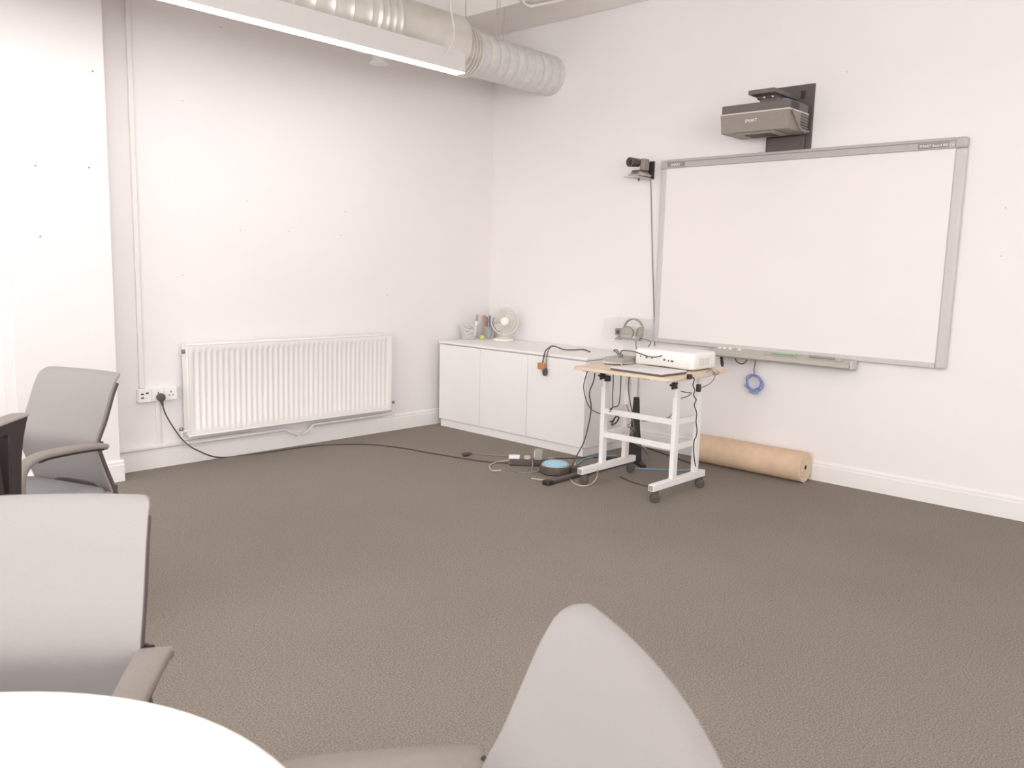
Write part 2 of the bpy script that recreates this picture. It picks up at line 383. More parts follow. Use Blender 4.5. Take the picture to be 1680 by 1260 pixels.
# valves and pipework
for sx, xe in ((-1, rx0), (1, rx1)):
    v = MB(); v.cyl((xe, ry+.03, rz0+.04), (xe+sx*.035, ry+.03, rz0+.04), .009); v.cyl((xe+sx*.035, ry+.03, rz0-.02), (xe+sx*.035, ry+.03, rz0+.055), .011)
    vv = v.build('valve', 'pipe_white', t)
    MB().lathe([(.013, 0), (.014, .012), (.011, .02)], (xe+sx*.035, ry+.03, rz0+.045), (0, 0, 1), 12).build('valve_cap', 'brass', vv)
yp = 5.12
MB().tube([(rx0-.035, ry+.03, rz0-.01), (rx0-.034, ry+.035, rz0-.035), (rx0+.02, yp, rz0-.045), (2.8, yp, .142), (3.08, yp, .143), (3.135, yp, .14), (3.17, yp, .118), (3.21, yp, .098), (3.235, yp+.02, .082)], .0085, 10, 5).build('supply_pipe', 'pipe_white', t)
MB().tube([(rx1+.035, ry+.03, rz0-.01), (rx1+.034, ry+.035, rz0-.03), (rx1-.01, yp, .152), (3.7, yp, .149), (3.41, yp, .15), (3.36, yp, .145), (3.33, yp, .118), (3.3, yp, .1), (3.285, yp+.02, .084)], .0085, 10, 5).build('return_pipe', 'pipe_white', t)

# ================================================================ wall socket
t = thing('wall_socket', 'white three-gang data and power socket box left of the radiator', 'socket', (2.245, YA, .475))
sx0, sx1, sz0, sz1 = 2.122, 2.367, .432, .518; sy = YA-.036
B((sx0, sy+.006, sz0), (sx1, YA, sz1)).build('back_box', 'socket_white', t, bevel=.004)
g3 = (sx1-sx0)/3
for k in range(3):
    pl = B((sx0+k*g3+.0015, sy, sz0+.001), (sx0+(k+1)*g3-.0015, sy+.008, sz1-.001)).build('data_plate' if k == 0 else 'socket_plate', 'socket_white', t, bevel=.003)
    cx = sx0+(k+.5)*g3; cz = (sz0+sz1)/2
    if k == 0:
        for dx, dz_ in ((-.018, .012), (.012, .016), (-.018, -.012)):
            B((cx+dx-.009, sy-.0015, cz+dz_-.006), (cx+dx+.009, sy+.002, cz+dz_+.004)).build('data_port', 'plastic_dark', pl)
    else:
        B((cx-.003, sy-.001, cz+.006), (cx+.003, sy+.002, cz+.018)).build('pin_slot', 'plastic_dark', pl)
        for s_ in (-1, 1): B((cx+s_*.012-.005, sy-.001, cz-.012), (cx+s_*.012+.005, sy+.002, cz-.007)).build('pin_slot', 'plastic_dark', pl)
        B((cx+.02, sy-.004, cz+.012), (cx+.032, sy+.002, cz+.03)).build('switch', 'socket_white', pl, bevel=.001)

# ================================================================ extension lead on the carpet
r_c = .0045
t = thing('extension_lead', 'black extension lead from the wall socket across the carpet to a power strip', 'extension lead', onz((870, 760)))
pc = Vector((2.253, sy-.002, .459))
MB().lathe([(.023, 0), (.0255, .006), (.0255, .022), (.021, .036), (.012, .04)], pc, (0, -1, 0), 18).build('plug', 'plastic_dark', t)
MB().cyl(pc+Vector((.002, -.018, -.02)), pc+Vector((.008, -.02, -.055)), .011, .006, 10).build('cord_grip', 'plastic_dark', t)
fl = [(430, 743), (520, 731), (600, 729), (660, 735), (700, 742), (760, 752), (800, 757.5), (838, 760)]
pts = [pc+Vector((.006, -.02, -.05)), ony((272, 680), 5.12), ony((285, 702), 5.1), ony((300, 722), 5.08), ony((322, 738), 5.06)]
pts += [onz((362, 750.5), r_c)]+[onz(p, r_c) for p in fl]
MB().tube(pts, r_c, 8, 8).build('cord', 'cable_dark', t)
sa, sb = onz((836, 762)), onz((912, 765)); d = (sb-sa); L_ = d.length; d.normalize(); an = math.atan2(d.y, d.x)
mt = Matrix.Translation(sa) @ Matrix.Rotation(an, 4, 'Z')
st = MB().box((0, -.032, .002), (L_, .032, .04), mt).build('strip_body', 'plastic_dark', t, bevel=.006)
for k in range(4):
    u = L_*(.14+.24*k); MB().box((u-.02, -.022, .0385), (u+.02, .022, .0415), mt).build('outlet', 'plastic_black', st, bevel=.002)
def plug(name, u, w_, d_, h_, m, label):
    o = MB().box((u-w_/2, -d_/2, .042), (u+w_/2, d_/2, .042+h_), mt).build(name, m, bevel=.006); return tag(o, label, 'plug', 'plugs in the power strip')
plug('mains_plug', L_*.1, .075, .05, .024, 'socket_white', 'flat white plug at the left end of the power strip')
plug('mains_plug', L_*.38, .045, .05, .022, 'cable_cream', 'cream plug in the middle of the power strip')
pa = thing('mains_adaptor', 'upright grey and white adaptor block plugged into the power strip', 'plug', mt @ Vector((L_*.62, 0, .042)), 'plugs in the power strip')
MB().box((L_*.62-.027, -.03, .042), (L_*.62+.027, .03, .112), mt).build('block', 'device_grey', pa, bevel=.005)
MB().box((L_*.62-.03, -.024, .06), (L_*.62-.026, .004, .105), mt).build('white_label', 'socket_white', pa)
plug('mains_plug', L_*.88, .04, .045, .018, 'cable_grey', 'grey plug at the cabinet end of the power strip')
def floor_cable(name, px, r, m, label, z=None, cat='cable', sm=8):
    pts = [onz(p[:2], (p[2] if len(p) > 2 else r)) for p in px]
    return tag(MB().tube(pts, r, 8, sm).build(name, m), label, cat, 'loose cables around the cart')
t = thing('loose_cable', 'dark cable with a loose socket end lying in front of the cabinet', 'cable', onz((800, 747)), 'loose cables around the cart')
MB().tube([onz(p, .0045) for p in ((772, 743.5), (800, 746.5), (830, 748), (842, 749))], .0045, 8).build('cord', 'cable_grey', t)
MB().lathe([(.006, 0), (.014, .02), (.016, .06), (.012, .075)], onz((773, 743.6), .016), onz((762, 745.5), .016)-onz((773, 743.6), .016), 10).build('socket_end', 'plastic_dark', t)
floor_cable('loose_cable', [(842, 754, .03), (828, 756), (812, 759), (803, 765), (808, 772), (822, 772)], .005, 'cable_cream', 'cream cable curling left of the power strip')
floor_cable('loose_cable', [(838, 759, .02), (834, 763), (842, 772), (855, 776), (872, 775.5), (884, 773), (880, 769), (868, 770), (864, 774), (874, 776)], .0045, 'cable_grey', 'grey cable looping between the power strip and the round device')
floor_cable('loose_cable', [(873, 754, .045), (873.5, 757, .045), (873.5, 764, .03), (873, 772), (882, 775)], .0045, 'cable_grey', 'grey cable dropping over the front of the power strip')
floor_cable('loose_cable', [(872, 785), (892, 787.5), (917, 788.5), (932, 784), (940, 775), (944, 760, .03)], .005, 'cable_cream', 'beige cable sweeping around the front of the round device')
floor_cable('loose_cable', [(910, 752), (945, 751.5), (985, 750), (1000, 752)], .0045, 'cable_dark', 'dark cable running along the foot of the cabinet')
floor_cable('network_cable', [(944, 764), (952, 758), (962, 752), (985, 749), (1010, 748)], .005, 'cable_blue', 'blue network cable passing below the left cart foot')
floor_cable('network_cable', [(1030, 769), (1050, 769), (1075, 770), (1100, 771), (1128, 771), (1142, 766), (1146, 760)], .005, 'cable_blue', 'blue network cable crossing the carpet under the cart')
floor_cable('loose_cable', [(1018, 782), (1035, 790), (1060, 797), (1072, 798)], .004, 'cable_dark', 'thin dark cable on the carpet between the cart feet')
floor_cable('loose_cable', [(1062, 735), (1080, 741), (1100, 748), (1125, 757), (1140, 762)], .0055, 'cable_dark', 'dark cable trailing behind the cart towards the paper roll')
floor_cable('loose_cable', [(934, 782), (940, 792), (955, 797), (970, 794), (979, 783, .03), (981, 770, .09)], .004, 'cable_cream', 'pale cable looping on the carpet in front of the left cart castor')

# round device with a pale blue top
q = onz((911, 776)); t = thing('round_device', 'round dark floor device with a shiny pale blue top beside the cart', 'device', q)
MB().lathe([(.085, 0), (.1, .008), (.104, .03), (.1, .05), (.085, .058)], q, n=32).build('body', 'plastic_dark', t)
MB().lathe([(.084, .056), (.084, .066), (.07, .074), (.02, .078)], q, n=32).build('blue_top', 'cyan', t)
MB().torus(q+Vector((0, 0, .057)), (0, 0, 1), .087, .005, 32, 6).build('rim', 'cable_cream', t)

# black stand: tapered upright and a long foot lying on the carpet
c0 = Vector((4.75, 3.25, 0)); t = thing('floor_stand', 'black tapered upright stand with a long flat foot behind the cart', 'stand', c0)
rings = []
for z, hw, hd in ((.0, .052, .03), (.1, .047, .026), (.25, .03, .02), (.455, .019, .015)):
    rings.append([c0+_r0*a*hw+Vector((_f.x, _f.y, 0)).normalized()*b*hd+Vector((0, 0, z)) for a, b in ((-1, -1), (1, -1), (1, 1), (-1, 1))])
MB().loft(rings).build('upright', 'plastic_black', t, bevel=.004)
fa = onz((895, 796)); fd = (c0-fa); fl_ = fd.length; m2 = Matrix.Translation(fa) @ Matrix.Rotation(math.atan2(fd.y, fd.x), 4, 'Z')
MB().box((.02, -.024, .006), (fl_, .024, .026), m2).build('foot_bar', 'plastic_dark', t, bevel=.005)
MB().box((-.005, -.027, 0), (.05, .027, .03), m2).build('foot_end_cap', 'plastic_black', t, bevel=.008)
for s_ in (-1, 1):
    a = math.atan2(fd.y, fd.x)+s_*2.2
    MB().box((0, -.02, .0), (.2, .02, .022), Matrix.Translation(c0) @ Matrix.Rotation(a, 4, 'Z')).build('rear_foot', 'plastic_black', t, bevel=.005)
q = onz((952, 779)); m2 = Matrix.Translation(q) @ Matrix.Rotation(.2, 4, 'Z')
t = thing('power_brick', 'ribbed dark power brick on the carpet beside the left cart castor', 'power brick', q)
MB().box((-.03, -.05, .0), (.03, .06, .05), m2).build('case', 'rubber', t, bevel=.006)
for k in range(4): MB().box((-.033, -.053, .008+k*.011), (.033, .063, .013+k*.011), m2).build('rib', 'rubber', t)

# ================================================================ sideboard
cx0, cy0, cy1, ch = 4.568, 3.56, 5.095, .709
t = thing('sideboard', 'low white three-door sideboard in the corner under the fan', 'cabinet', (4.9, 4.33, 0))
B((cx0+.02, cy0, .06), (XB-.02, cy1, ch-.022)).build('carcass', 'cab_white', t, bevel=.002)
B((cx0+.012, cy0+.012, 0), (XB-.02, cy1-.012, .06)).build('plinth', 'cab_white', t)
B((cx0-.004, cy0-.006, ch-.018), (XB-.004, cy1+.006, ch)).build('top_panel', 'cab_white', t, bevel=.003)
for a, b in ((cy1, 4.617), (4.617, 4.113), (4.113, cy0)):
    B((cx0, b+.002, .064), (cx0+.018, a-.002, ch-.026)).build('door', 'cab_white', t, bevel=.0015)

# ---- things on the sideboard
def tubcup(name, c, r0, r1, h, label, m='clear'):
    th = .003
    mb = MB().lathe([(r0, 0), (r0+.002, .002), (r1, h), (r1-th, h), (r0-th, .006)], c, n=28)
    return tag(mb.build(name, m), label, 'tub')
TZ = ch+.0005
q = Vector((4.88, 5.08, TZ))
tubcup('clear_tub', q, .06, .082, .125, 'clear plastic tub of tangled leads at the left end of the sideboard')
rr = random.Random(3)
for k in range(7):
    a0 = rr.uniform(0, 6); R1 = rr.uniform(.022, .042); zc = .03+k*.013
    pts = [q+Vector((R1*math.cos(a0+i*.9)+rr.uniform(-.01, .01), R1*math.sin(a0+i*.9)+rr.uniform(-.01, .01), zc+rr.uniform(-.012, .014))) for i in range(9)]
    tag(MB().tube(pts, .0052, 6, 4).build('coiled_lead', ('cable_white', 'cable_grey', 'cable_white', 'pen_pink', 'cable_white', 'cable_dark', 'cable_cream')[k]),
        ('lowest white', 'grey', 'middle white', 'pinkish', 'uppermost white', 'dark', 'cream')[k]+' lead coiled inside the clear tub on the sideboard', 'cable', 'leads in the clear tub')
mk = thing('marker_pen', 'white and grey marker pen standing up in the clear tub', 'pen', q+Vector((.045, -.035, .03)))
MB().cyl(q+Vector((.042, -.034, .03)), q+Vector((.052, -.042, .155)), .009).build('barrel', 'pen_white', mk)
MB().cyl(q+Vector((.052, -.042, .155)), q+Vector((.056, -.045, .21)), .0095).build('cap', 'pen_grey', mk)
q = Vector((5.11, 5.065, TZ))
tubcup('pen_cup', q, .042, .05, .1, 'clear cup of coloured pens on the sideboard behind the fan')
cols = ['red', 'blue', 'pink', 'yellow', 'brown', 'orange', 'grey', 'green', 'violet', 'black', 'white', 'teal']
for k, cn in enumerate(cols):
    a = k*2*math.pi/12; b0 = q+Vector((.022*math.cos(a), .022*math.sin(a), .008)); b1 = q+Vector((.05*math.cos(a+.15), .05*math.sin(a+.15), rr.uniform(.14, .2)))
    p = thing('felt_pen', cn+' felt pen standing in the clear pen cup', 'pen', b0, 'pens in the clear cup')
    mid = b0.lerp(b1, .65)
    MB().cyl(b0, mid, .0075, n=8).build('barrel', 'pen_'+cn, p); MB().cyl(mid, b1, .0085, n=8).build('cap', 'pen_'+('grey' if k % 3 == 0 else cn), p)
bq = q+Vector((-.03, -.085, 0))
tag(MB().lathe([(.018, 0), (.024, .006), (.024, .03), (.014, .036)], Vector((4.99, 5.03, TZ)), n=14).build('tape_roll', 'pen_yellow'), 'small yellow tape roll between the tub and the pen cup', 'tape')
# desk fan
q = onz((826, 559), TZ); fd = Vector((-.72, -.68, .06)).normalized()
t = thing('desk_fan', 'small white desk fan with a round wire guard on the sideboard', 'fan', q)
MB().lathe([(.085, 0), (.09, .006), (.085, .018), (.05, .028), (.02, .036)], q, n=32).build('base', 'fan_white', t)
MB().cyl(q+Vector((.02, .02, .03)), q+Vector((.028, .026, .15)), .014, .012).build('neck', 'fan_white', t)
fc = onx((828, 527), q.x)
MB().lathe([(.03, -.09), (.045, -.075), (.05, -.03), (.045, -.012)], fc, fd, 24).build('motor_housing', 'fan_white', t)
g = MB(); u = fd.orthogonal().normalized(); v_ = fd.cross(u)
g.torus(fc+fd*.012, fd, .112, .0045, 40, 8)
for R_ in (.034, .06, .086): g.torus(fc+fd*(.034-.16*(R_-.034)**1.0*.5), fd, R_, .0016, 32, 5)
for k in range(36):
    a = 2*math.pi*k/36; e = u*math.cos(a)+v_*math.sin(a); g.cyl(fc+e*.03+fd*.036, fc+e*.111+fd*.013, .0015, n=5)
g.build('front_guard', 'fan_guard', t)
g = MB()
for k in range(36):
    a = 2*math.pi*k/36; e = u*math.cos(a)+v_*math.sin(a); g.cyl(fc+e*.045-fd*.04, fc+e*.111+fd*.01, .0015, n=5)
g.build('rear_guard', 'fan_guard', t)
MB().lathe([(.033, .03), (.034, .037), (.026, .042)], fc, fd, 24).build('badge_disc', 'fan_white', t)
MB().lathe([(.022, -.012), (.022, .02), (.015, .025)], fc, fd, 16).build('hub', 'fan_white', t)
for k in range(3):
    a = 2*math.pi*k/3+.3; pts = []
    for (rad, da, tw) in ((.02, -.25, -.008), (.095, -.35, -.012), (.1, .2, .004), (.085, .55, .012), (.02, .3, .006)):
        e = u*math.cos(a+da)+v_*math.sin(a+da); pts.append(fc+e*rad+fd*tw)
    MB().prism(pts, fd*.002).build('blade', 'fan_guard', t)
# lead lying over the sideboard with plugs hanging over its front edge
t = thing('hanging_lead', 'dark lead trailing over the sideboard top with plugs hanging down its front', 'cable', onz((930, 572), TZ), 'loose cables around the cart')
def top(p): return onz(p, TZ+.006)
MB().tube([top((968, 577)), top((958, 573.5)), top((940, 574)), top((925, 573.5)), onx((908, 569), 4.62)+Vector((0, 0, .006)), onx((900, 571), cx0-.012), onx((894, 578), cx0-.016), onx((890, 596), cx0-.016)], .0045, 8).build('cord', 'cable_dark', t)
MB().tube([onx((908, 569), 4.64)+Vector((0, 0, .006)), onx((903, 570), cx0-.01), onx((898, 580), cx0-.012), onx((895, 603), cx0-.014)], .0045, 8).build('second_cord', 'cable_grey', t)
q = onx((889, 601), cx0-.022); B((q.x-.016, q.y-.034, q.z-.022), (q.x+.016, q.y+.032, q.z+.026)).build('orange_plug', 'orange', t, bevel=.006)
q = onx((894, 610), cx0-.018); MB().lathe([(.012, -.028), (.019, -.01), (.019, .02), (.01, .03)], q, (0, 0, 1), 12).build('dark_plug', 'plastic_dark', t)

# ================================================================ interactive whiteboard
bx = 5.188; by0, by1, bz0, bz1 = 1.425, 3.432, .806, 2.114
t = thing('interactive_whiteboard', 'large interactive whiteboard with a grey frame on the right wall', 'whiteboard', (XB, (by0+by1)/2, bz0))
B((bx+.014, by0+.01, bz0+.01), (XB, by1-.01, bz1-.01)).build('back_panel', 'rail_grey', t)
B((bx+.008, by0+.05, bz0+.03), (bx+.016, by1-.04, bz1-.05)).build('screen', 'screen', t)
rt = B((bx-.006, by0+.062, bz1-.06), (XB, by1-.035, bz1)).build('top_rail', 'frame_grey', t, bevel=.004)
B((bx-.009, by0+.064, bz1-.021), (bx-.004, by1-.037, bz1-.016)).build('rail_groove', 'badge_grey', rt)
B((bx, by0, bz0), (XB, by0+.062, bz1-.06)).build('side_rail', 'rail_grey', t, bevel=.012, seg=3)
B((bx, by1-.045, bz0), (XB, by1, bz1-.06)).build('side_rail', 'rail_grey', t, bevel=.01, seg=3)
B((bx-.008, by0, bz1-.062), (XB, by0+.064, bz1)).build('corner_cap', 'frame_grey', t, bevel=.012, seg=3)
B((bx-.008, by1-.048, bz1-.062), (XB, by1, bz1)).build('corner_cap', 'frame_grey', t, bevel=.006, seg=3)
B((bx, by0+.062, bz0), (XB, by1-.045, bz0+.032)).build('bottom_rail', 'rail_grey', t, bevel=.005)
bl = B((bx-.0085, by1-.2, bz1-.052), (bx-.005, by1-.055, bz1-.023)).build('badge', 'badge_grey', t, bevel=.003)
text('SMART', .026, (bx-.009, by1-.085, bz1-.047), (0, -1, 0), (0, 0, 1), 'lettering', bl)
ya, yb = onx((1507, 240), bx).y, onx((1558, 238), bx).y
bd = B((bx-.0085, yb, bz1-.053), (bx-.005, ya, bz1-.025)).build('badge', 'badge_grey', t, bevel=.003)
text('SMART Board 885 | ix', .0205, (bx-.009, ya-.008, bz1-.046), (0, -1, 0), (0, 0, 1), 'lettering', bd)
# pen tray
ty0, ty1 = 1.945, 2.9
py = thing('pen_tray', 'long grey pen tray under the whiteboard', 'tray', (5.14, (ty0+ty1)/2, .75))
prof = [(XB-.012, .742), (XB-.012, .812), (5.18, .815), (5.11, .79), (5.1, .782), (5.098, .766), (5.11, .756)]
MB().loft([[Vector((a, ty0, b)) for a, b in prof], [Vector((a, ty1, b)) for a, b in prof]]).build('tray_body', 'tray_grey', py, smooth=20)
B((5.112, ty0-.012, .757), (XB-.012, ty0, .81)).build('end_cap', 'rail_grey', py, bevel=.004)
for p in ((1181, 570.5), (1189, 572.5), (1198, 574.5), (1213, 577)):
    q = onx(p, 5.165); q.z = .8115; MB().lathe([(.013, -.002), (.013, .003), (.009, .005)], q, (-.33, 0, .94), 14).build('button', 'socket_white', py)
for a, b in ((2.28, 2.52), (2.0, 2.24)):
    MB().box((-.016, a, .0), (.016, b, .003), Matrix.Translation((5.142, 0, .8035)) @ Matrix.Rotation(-.35, 4, 'Y')).build('pen_slot', 'frame_grey', py)
t = tag(MB().cyl((5.142, 2.3, .814), (5.142, 2.47, .814), .007, n=10).build('stylus', 'pen_green'), 'green stylus lying in the whiteboard pen tray', 'pen', 'pens in the tray')
t = tag(MB().cyl((5.142, 2.05, .814), (5.142, 2.215, .814), .007, n=10).build('stylus', 'pen_grey'), 'grey stylus lying in the whiteboard pen tray', 'pen', 'pens in the tray')
# cables under the tray
t = tag(MB().tube([onx((1205, 584), 5.17)+Vector((0, 0, .03)), onx((1206, 588), 5.17), onx((1210, 594), 5.17), onx((1217, 597), 5.17), onx((1223, 594), 5.17), onx((1226, 588), 5.17), onx((1227, 583), 5.17)+Vector((0, 0, .02))], .004, 8).build('tray_cable', 'cable_dark'), 'short dark cable drooping under the whiteboard pen tray', 'cable')
q = onx((1184, 590), 5.16); tag(MB().lathe([(.006, -.05), (.011, -.03), (.01, .02), (.005, .05)], q+Vector((0, 0, .0)), (.1, .25, 1), 10).build('loose_connector', 'plastic_black'), 'black connector dangling at the left end of the pen tray', 'connector')
t = thing('network_cable', 'coiled violet-blue network cable hanging from the pen tray', 'cable', onx((1238, 628), 5.2))
cq = onx((1238, 628), 5.2)
MB().tube([onx((1240, 588), 5.19)+Vector((0, 0, .02)), onx((1239, 596), 5.195), onx((1237, 606), 5.2), cq+Vector((0, .005, .055))], .0045, 8).build('lead', 'cable_grey', t)
cp = []
for k in range(60):
    a = 2*math.pi*k/12+.4; R_ = .052+.008*math.sin(k*.37); cp.append(cq+Vector((-.004+.012*math.sin(k*1.3)-.006, R_*math.cos(a)+.008*math.sin(k*.2), R_*1.0*math.sin(a)-.004*math.cos(k*.31))))
MB().tube(cp, .0042, 6, 3).build('coil', 'cable_violet', t)
MB().tube([cq+Vector((-.012, .07, -.02)), cq+Vector((-.014, .03, -.045)), cq+Vector((-.014, -.03, -.058)), cq+Vector((-.01, -.02, -.075)), cq+Vector((-.01, .03, -.065))], .0042, 6).build('loose_end', 'cable_blue', t)

# ================================================================ wall projector over the whiteboard
t = thing('wall_projector', 'taupe short-throw projector on a dark wall mount above the whiteboard', 'projector', (XB, 2.5, 2.114))
B((XB-.016, 2.343, bz1-.004), (XB, 2.648, 2.518)).build('mount_plate', 'mount_dark', t, bevel=.003)
B((XB-.045, 2.375, bz1), (XB-.016, 2.62, 2.2)).build('mount_spine', 'mount_dark', t, bevel=.004)
B((XB-.019, 2.40, 2.43), (XB-.015, 2.43, 2.48)).build('cable_opening', 'plastic_black', t)
xf, yl, yr = 4.904, 2.815, 2.352
# upper lid and lower tray of the projector body
def hexa(x0, x1, y0, y1, z0, z1, tx=0, ty=0):
    a = [Vector((x0+tx, y0+ty, z0)), Vector((x1, y0+ty, z0)), Vector((x1, y1-ty, z0)), Vector((x0+tx, y1-ty, z0))]
    b = [Vector((x0, y0, z1)), Vector((x1, y0, z1)), Vector((x1, y1, z1)), Vector((x0, y1, z1))]
    return MB().loft([a, b])
bodyo = hexa(xf, XB-.05, yr, yl, 2.205, 2.318, .006, .008).build('lower_body', 'proj_taupe', t, bevel=.004)
lid = hexa(xf+.006, XB-.05, yr+.004, yl-.004, 2.325, 2.378).build('lid', 'proj_dark', t, bevel=.005)
B((xf-.001, yr-.001, 2.317), (XB-.052, yl+.001, 2.326)).build('trim_line', 'rail_grey', t)
for k in range(5): B((xf+.03, yr-.001, 2.333+k*.008), (xf+.14, yr+.006, 2.3365+k*.008)).build('vent_slot', 'mount_dark', lid)
for k in range(6): B((xf+.17, yr-.004, 2.23+k*.016), (XB-.06, yr+.012, 2.237+k*.016)).build('vent_slot', 'proj_dark', bodyo)
# diagonal cable guard on the side
MB().tube([(xf+.03, yr-.006, 2.315), (xf+.08, yr-.01, 2.27), (xf+.14, yr-.012, 2.222), (xf+.2, yr-.012, 2.212), (XB-.06, yr-.01, 2.216)], .007, 8).build('cable_guard', 'proj_taupe', t)
B((xf+.02, yr+.1, 2.193), (xf+.2, yl-.1, 2.206)).build('lens_window_bezel', 'proj_taupe', t, bevel=.004)
B((xf+.05, yr+.14, 2.191), (xf+.17, yl-.15, 2.1935)).build('lens_window', 'plastic_black', t)
text('SMART', .027, (xf-.0015, 2.642, 2.262), (0, -1, 0), (0, 0, 1), 'lettering', bodyo)
B((xf+.06, 2.45, 2.378), (xf+.16, 2.58, 2.405)).build('mount_block', 'proj_dark', t, bevel=.003)
arm = hexa(xf-.012, XB-.014, 2.45, 2.625, 2.425, 2.452).build('mount_arm', 'proj_dark', t, bevel=.004)
B((xf+.06, 2.47, 2.405), (xf+.2, 2.6, 2.427)).build('slide_plate', 'mount_dark', t, bevel=.003)
for yy in (2.49, 2.545): MB().lathe([(.009, 0), (.009, .014), (.005, .018)], (xf+.06, yy, 2.412), (-1, 0, 0), 10).build('adjuster', 'silver', t)
B((xf+.09, 2.41, 2.38), (xf+.2, 2.45, 2.4)).build('blue_connector', 'pen_blue', t, bevel=.003)
B((xf+.16, 2.49, 2.378), (XB-.016, 2.6, 2.43)).build('rear_bracket', 'mount_dark', t, bevel=.003)

# ================================================================ conference camera on its bracket
t = thing('conference_camera', 'grey pan-tilt camera on a wall bracket left of the whiteboard', 'camera', (XB, 3.56, 1.99))
p0 = onx((1063, 267), XB); p1 = onx((1068, 293), XB)
B((XB-.014, 3.515, 1.99), (XB, 3.585, 2.118)).build('wall_plate', 'plastic_black', t, bevel=.003)
cb = Vector((5.115, 3.565, 2.0))
MB().loft([rrect(cb.x, cb.y, .075, .058, .025, cb.z), rrect(cb.x, cb.y, .078, .061, .027, cb.z+.012), rrect(cb.x, cb.y, .06, .045, .02, cb.z+.03)]).build('base', 'silver', t)
B((cb.x-.115, cb.y-.05, cb.z-.012), (XB-.01, cb.y+.06, cb.z-.004)).build('shelf_plate', 'rail_grey', t, bevel=.002)
B((XB-.05, cb.y-.05, cb.z-.01), (XB-.012, cb.y-.02, cb.z+.03)).build('bracket_rib', 'plastic_black', t)
MB().cyl((cb.x-.01, cb.y, cb.z-.03), (cb.x-.01, cb.y, cb.z-.01), .007).build('fixing_screw', 'plastic_dark', t)
B((cb.x-.045, cb.y-.042, cb.z+.03), (cb.x+.05, cb.y+.042, cb.z+.044)).build('turntable', 'plastic_dark', t, bevel=.004)
B((cb.x-.02, cb.y-.05, cb.z+.044), (cb.x+.045, cb.y-.01, cb.z+.125)).build('yoke', 'arm_taupe', t, bevel=.006)
ld = Vector((-.8, .1, -.03)).normalized(); lc = cb+Vector((-.03, .032, .1))
MB().lathe([(.024, -.05), (.03, -.04), (.032, .01), (.034, .03), (.034, .05), (.027, .052), (.024, .04), (.012, .034)], lc, ld, 24).build('lens_barrel', 'plastic_dark', t)
MB().lathe([(.02, .03), (.018, .038), (.008, .043)], lc, ld, 20).build('lens_glass', 'plastic_black', t)
MB().cyl(lc+Vector((.01, -.01, 0)), lc+Vector((.01, -.05, 0)), .02).build('pivot', 'plastic_dark', t)
MB().tube([onx((1067, 294), XB-.02), onx((1068, 310), XB-.006), onx((1069, 360), XB-.005), onx((1070.5, 430), XB-.005), onx((1072, 480), XB-.005), onx((1073.5, 540), XB-.005), onx((1074, 590), XB-.005)], .0035, 6).build('camera_cable', 'cable_grey', t)

# ================================================================ clear wall tray with headphones
ax0 = 5.03; ay0, ay1 = 3.45, 3.77; az = .80
t = thing('acrylic_tray', 'clear plastic wall tray beside the lower left corner of the whiteboard', 'tray', (5.12, 3.6, az))
B((ax0, ay0, az), (XB-.002, ay1, az+.005)).build('tray_floor', 'acrylic', t)
MB().prism([(XB-.006, ay0, az), (XB-.002, ay0, az), (XB-.002, ay0, az+.17), (XB-.006, ay0, az+.17)], (0, ay1-ay0, 0)).build('rear_panel', 'acrylic', t)
MB().prism([(ax0, ay1, az), (XB-.002, ay1, az), (XB-.002, ay1, az+.17), (ax0, ay1, az+.16)], (0, .004, 0)).build('end_panel', 'acrylic', t)
B((ax0, ay0, az), (ax0+.004, ay1, az+.05)).build('front_lip', 'acrylic', t)
t = thing('headphones', 'grey over-ear headphones lying in the clear wall tray', 'headphones', (5.12, 3.48, az+.005))
hc = Vector((5.11, 3.54, az+.088))
MB().ribbon([hc+Vector((-.02, .085*math.cos(a), .082*math.sin(a))) for a in [math.pi*k/10 for k in range(11)]], (1, 0, 0), [.02, .028, .02], .01).build('headband', 'device_grey', t)
for s_ in (-1, 1): MB().lathe([(.034, -.02), (.05, -.012), (.052, .006), (.04, .018)], hc+Vector((-.02, s_*.055, -.025)), (-.7, -s_*.6, .1), 22).build('ear_cup', 'device_grey', t)
MB().tube([hc+Vector((-.05, .07, -.06)), onx((1042, 558), ax0-.005), onx((1043, 565), ax0-.006), onx((1045, 576), ax0), onx((1046, 590), ax0+.02)], .004, 6).build('lead', 'cable_grey', t)
MB().tube([hc+Vector((-.05, -.07, -.05)), onx((1067, 560), ax0-.005), onx((1063, 570), ax0), onx((1060, 580), ax0+.02)], .004, 6).build('lead', 'cable_grey', t)
q = Vector((5.12, 3.69, az+.006)); t = thing('webcam', 'small grey webcam standing in the clear wall tray', 'webcam', q)
MB().lathe([(.03, 0), (.032, .006), (.02, .014), (.01, .03)], q, n=18).build('stand', 'cable_grey', t)
B(q+Vector((-.016, -.03, .03)), q+Vector((.016, .03, .085))).build('housing', 'badge_grey', t, bevel=.008)
MB().lathe([(.014, 0), (.012, .006)], q+Vector((-.016, 0, .058)), (-1, 0, 0), 14).build('lens', 'plastic_dark', t)

